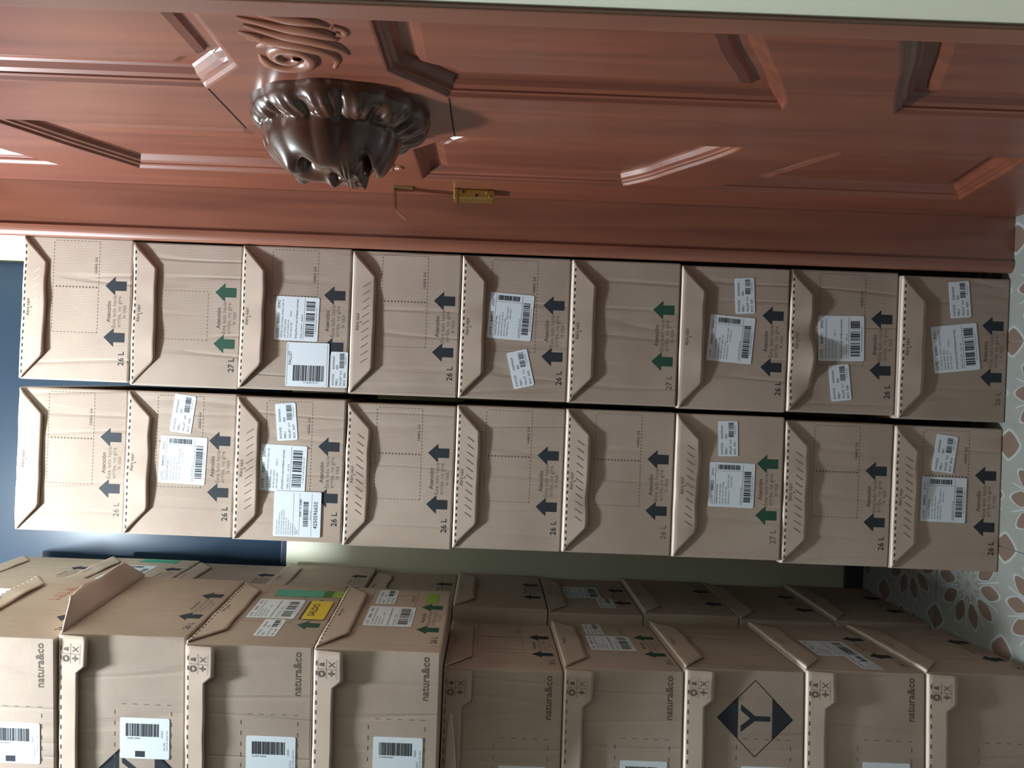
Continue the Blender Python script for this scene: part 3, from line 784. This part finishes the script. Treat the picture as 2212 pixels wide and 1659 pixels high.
CO = [
 dict(flap=8, perf=False, boldvol=False, d='brightly lit bare carton topping the stack next to the wall gap', outline=2),
 dict(flap=14, d='carton with tilted label and square barcode label, second from top beside the wall gap', labels=[('S', .2513, .1107, -6.6, .0782, .0440, (DOC, '009', '0042')), ('A', .156, .1075, -1.6, .0972, .0960, ('848002',))]),
 dict(flap=14, slit=-1, d='carton carrying three white labels, one with a long number', labels=[('S', .246, .122, 5.7, .0763, .0419, (DOC, '017', '0077')), ('B', .1505, .1255, -1.3, .0953, .0945, ('828001',)), ('D', .0573, .0928, 0, .0934, .0972, ('',))]),
 dict(flap=17, slit=1, d='bare carton with a buckled flap, sixth from the floor in the gap-side stack', wav=1.6),
 dict(flap=16, slit=1, d='bare carton with faint dashed outline, fifth from the floor in the gap-side stack', wav=0.8),
 dict(flap=18, slit=1, boldvol=False, wav=1.5, d='bare brownish carton, fourth from the floor in the gap-side stack'),
 dict(flap=20, ink='ink_green', vol='27 L', outline=0, boldvol=False, wav=2.6, perf=False, slit=1, d='27 L carton with green arrows, folded flap corner and two labels', labels=[('S', .247, .1164, 2.5, .0724, .0400, (DOC, '015', '0051')), ('A', .152, .1061, -.7, .0915, .0934, ('848002',))]),
 dict(flap=18, slit=1, d='bare carton second from the floor in the gap-side stack', wav=1.3),
 dict(flap=15, slit=1, d='lowest carton of the gap-side stack with two labels', labels=[('S', .24, .1189, -6.8, .0772, .0440, (DOC, '012', '0018')), ('A', .1456, .1186, -.5, .0925, .0925, ('848002',))]),
]
yaw_r = [0.5, -0.4, 0.8, 0.2, -0.5, 0.4, -0.8, 0.6, -0.3]
for i in range(9):
    k = 8 - i
    carton((RXs[i], 1.43 + L/2 + 0.003 * math.sin(i * 2.1), k * H), math.radians(yaw_r[i] * 0.6), H, RO[i]['d'], colA, dict(RO[i], seed=20 + i))
    carton((CXs[i], 1.43 + L/2 + 0.003 * math.cos(i * 1.7), k * H), math.radians(yaw_r[8 - i] * 0.6), H, CO[i]['d'], colB, dict(CO[i], seed=60 + i))

def side_carton(corner, yaw, z, h, label, group, opts):
    """arrow side faces the door, long side faces the room; corner = the vertical edge between them"""
    a = math.radians(90 + yaw); c, s = math.cos(a), math.sin(a)
    lx, ly = -W/2, -L/2
    loc = (corner[0] - (c*lx - s*ly), corner[1] - (s*lx + c*ly), z)
    return carton(loc, a, h, label, group, opts)
gF = 'cartons in the near pile across the gap'
gB = 'cartons in the far pile standing against the back wall'
def diamond(r, cx_, cy_, th=0.0011):
    FB = face_b(H); q = 0.071
    V = [(0, q, 0), (-q*.55, q*.45, 0), (q*.55, q*.45, 0), (0, -q, 0), (q*.55, -q*.45, 0), (-q*.55, -q*.45, 0)]; F = [(0, 1, 2), (3, 4, 5)]
    for sx in (-1, 1):
        for sy in (-1, 1):
            n = len(V); V += [(0, sy*q, 0), (sx*q, 0, 0), (sx*(q - 2*th), 0, 0), (0, sy*(q - 2*th), 0)]
            F.append((n, n+1, n+2, n+3) if sx*sy < 0 else (n+3, n+2, n+1, n))
    yv, yf = text_vf('Y', 0.078, 'CENTER', 0.012)
    n = len(V); V += [(a, b - 0.0275, 0) for a, b, _ in yv]; F += [tuple(i + n for i in f) for f in yf]
    link('diamond_mark', mesh('diamond_mark', V, F, 'ink'), r, FB @ Matrix.Translation((cx_, cy_, 0.00015)))
LOW = [
 dict(x=-.505, d='lowest carton of the near pile, bright torn flap fold along its top', front=dict(lx=.17), outline=0, flap=6),
 dict(x=-.508, d='carton with dark front under the diamond-marked one in the near pile', front=dict(lx=.165), labels=[('B', .13, .115, 0, .0934, .0925, ('828001',)), ('S', .05, .09, 0, .0734, .04, (DOC, '011', '0012'))], outline=0, flap=6),
 dict(x=-.514, d='carton printed with a black and clear diamond around a letter Y', front=dict(logo=False, lab=True, lx=.175, diamond=True), outline=0, flap=7, arrows=False, vol=None),
 dict(x=-.522, d='carton resting on the diamond-marked one in the near pile', front=dict(lx=.165), labels=[('B', .155, .112, 0, .0934, .0925, ('828001',)), ('S', .248, .135, 0, .0734, .04, (DOC, '018', '0022'))], ink='ink_green', flap=6),
 dict(x=-.530, d='bare carton in the shade below the overhang of the near pile', front=dict(lx=.175), flap=7),
]
for k, o in enumerate(LOW):
    r = side_carton((o['x'] - .003, 1.300), 2.9, k * H, H, o['d'], gF, dict(o, seed=100 + k, perf=False, ledge=.004, ft=.25))
    if o['front'].get('diamond'): diamond(r, L - 0.088, 0.092)
    if k == 4:      # torn flap end hanging open, pale inner paper showing
        P = [(L - .072, .208, .004), (L - .105, .203, .014), (L - .150, .197, .021), (L - .215, .190, .024), (L - .215, .214, .012), (L - .150, .214, .011), (L - .105, .213, .008)]
        to = link('torn_flap_end', mesh('torn_flap_end', P, [(0, 6, 1), (1, 6, 5, 2), (2, 5, 4, 3)], 'kraft_core'), r, face_b(H))
        to.modifiers.new('thickness', 'SOLIDIFY').thickness = 0.002
        to['label'] = 'pale torn strip of inner paper'
UP = [
 dict(c=(-.477, 1.224), yaw=-4.3, d='overhanging carton with a lime sticker beside its label in the near pile', ink='ink_green', front=dict(lx=.158),
      labels=[('B', .147, .112, 0, .0934, .0925, ('828001',)), ('S', .245, .132, 0, .0734, .04, (DOC, '019', '0025'))], lime=True, flap=9),
 dict(c=(-.477, 1.224), yaw=-4.3, d='carton with a green strip and a yellow sticker on its side', ink='ink_green', front=dict(lx=.165),
      labels=[('B', .163, .115, 0, .0934, .0925, ('828001',)), ('S', .075, .100, 0, .0734, .04, (DOC, '019', '0026'))], yellow=True, flap=8, vol=None),
 dict(c=(-.469, 1.229), yaw=-3.5, d='carton whose side flap stands open, dark underside showing', front=dict(lx=.150, flap=6, logo=False), flap=118, perf=False, wav=1.4, outline=0),
 dict(c=(-.477, 1.220), yaw=-4.0, d='brightest carton, topmost of the near pile, pale red print on its side', front=dict(lx=.155), red=True, flap=14, outline=0),
]
for k, o in enumerate(UP):
    z = 5 * H + k * (H + 0.0006)
    r = side_carton(o['c'], o['yaw'], z, H, o['d'], gF, dict(o, seed=130 + k, ledge=.004, ft=1.0 if k == 2 else .3))
    FA = face_a(H)
    if k == 2: diamond(r, L - 0.248, 0.086, 0.0035)
    if o.get('lime'): link('lime_sticker', mesh('lime_sticker', *sheet_vf(.05, .024, .002), 'lime'), r, FA @ Matrix.Translation((.245, .037, .0004)))
    if o.get('yellow'):
        link('green_strip', mesh('green_strip', *sheet_vf(.036, .120, .001), 'green_tape'), r, FA @ Matrix.Translation((.246, .080, .0004)))
        link('lime_sticker', mesh('lime_sticker', *sheet_vf(.036, .040, .001), 'lime'), r, FA @ Matrix.Translation((.246, .020, .0004)))
        yo = link('yellow_sticker', mesh('yellow_sticker', *sheet_vf(.090, .044, .002), 'yellow'), r, FA @ Matrix.Translation((.160, .032, .0016)))
        tvv = text_vf('SALDO', .019, 'CENTER', .012)
        link('lettering', mesh('lettering', [(a, b + .001, c) for a, b, c in tvv[0]], tvv[1], 'print'), yo, Matrix.Translation((0, 0, .0006)))
        link('dark_band', mesh('dark_band', *quads([(-.045, .024, .045, .027)]), 'print'), yo, Matrix.Translation((0, 0, -.0008)))
    if o.get('red'): link('red_print', mesh('red_print', *scribble(0, .075, 0, .022, 9), 'red_ink'), r, FA @ Matrix.Translation((.17, .10, .0002)))
FAR = []
z = 0.0
far_lab = ['lowest carton of the far pile, at the skirting', 'bare shaded carton second from the floor in the far pile', 'bare shaded carton third from the floor in the far pile',
           'shaded far-pile carton with overlapping white labels', 'bare shaded carton fifth from the floor in the far pile', 'bare far-pile carton sixth from the floor, just under the taller ones',
           'lowest of the taller far-pile cartons, seventh from the floor', 'far-pile carton in line with the window sill, bare face',
           'far-pile carton with a pale blue label strip and green edge', 'topmost far-pile carton, washed bright by the lamp']
for k in range(10):
    h = H if k < 6 else 0.2460
    op = dict(flap=2, ledge=.0035, ft=1, seed=170 + k, perf=False, outline=0, vol=None)
    if k == 3: op['labels'] = [('B', .17, .125, 0, .0934, .0925, ('828001',)), ('S', .085, .075, 0, .0734, .04, (DOC, '020', '0019'))]
    if k == 8: op['labels'] = [('A', .15, .13, 0, .14, .0925, ('848002',))]
    r = side_carton((-.527 - 0.006 * (k % 2) + (0.006 if k > 5 else 0), 1.640), 0.4, z, h, far_lab[k], gB, op)
    if k == 8: link('green_strip', mesh('green_strip', *sheet_vf(.03, .10, .001), 'green_tape'), r, face_a(h) @ Matrix.Translation((.27, .10, .0004)))
    z += h + 0.0004
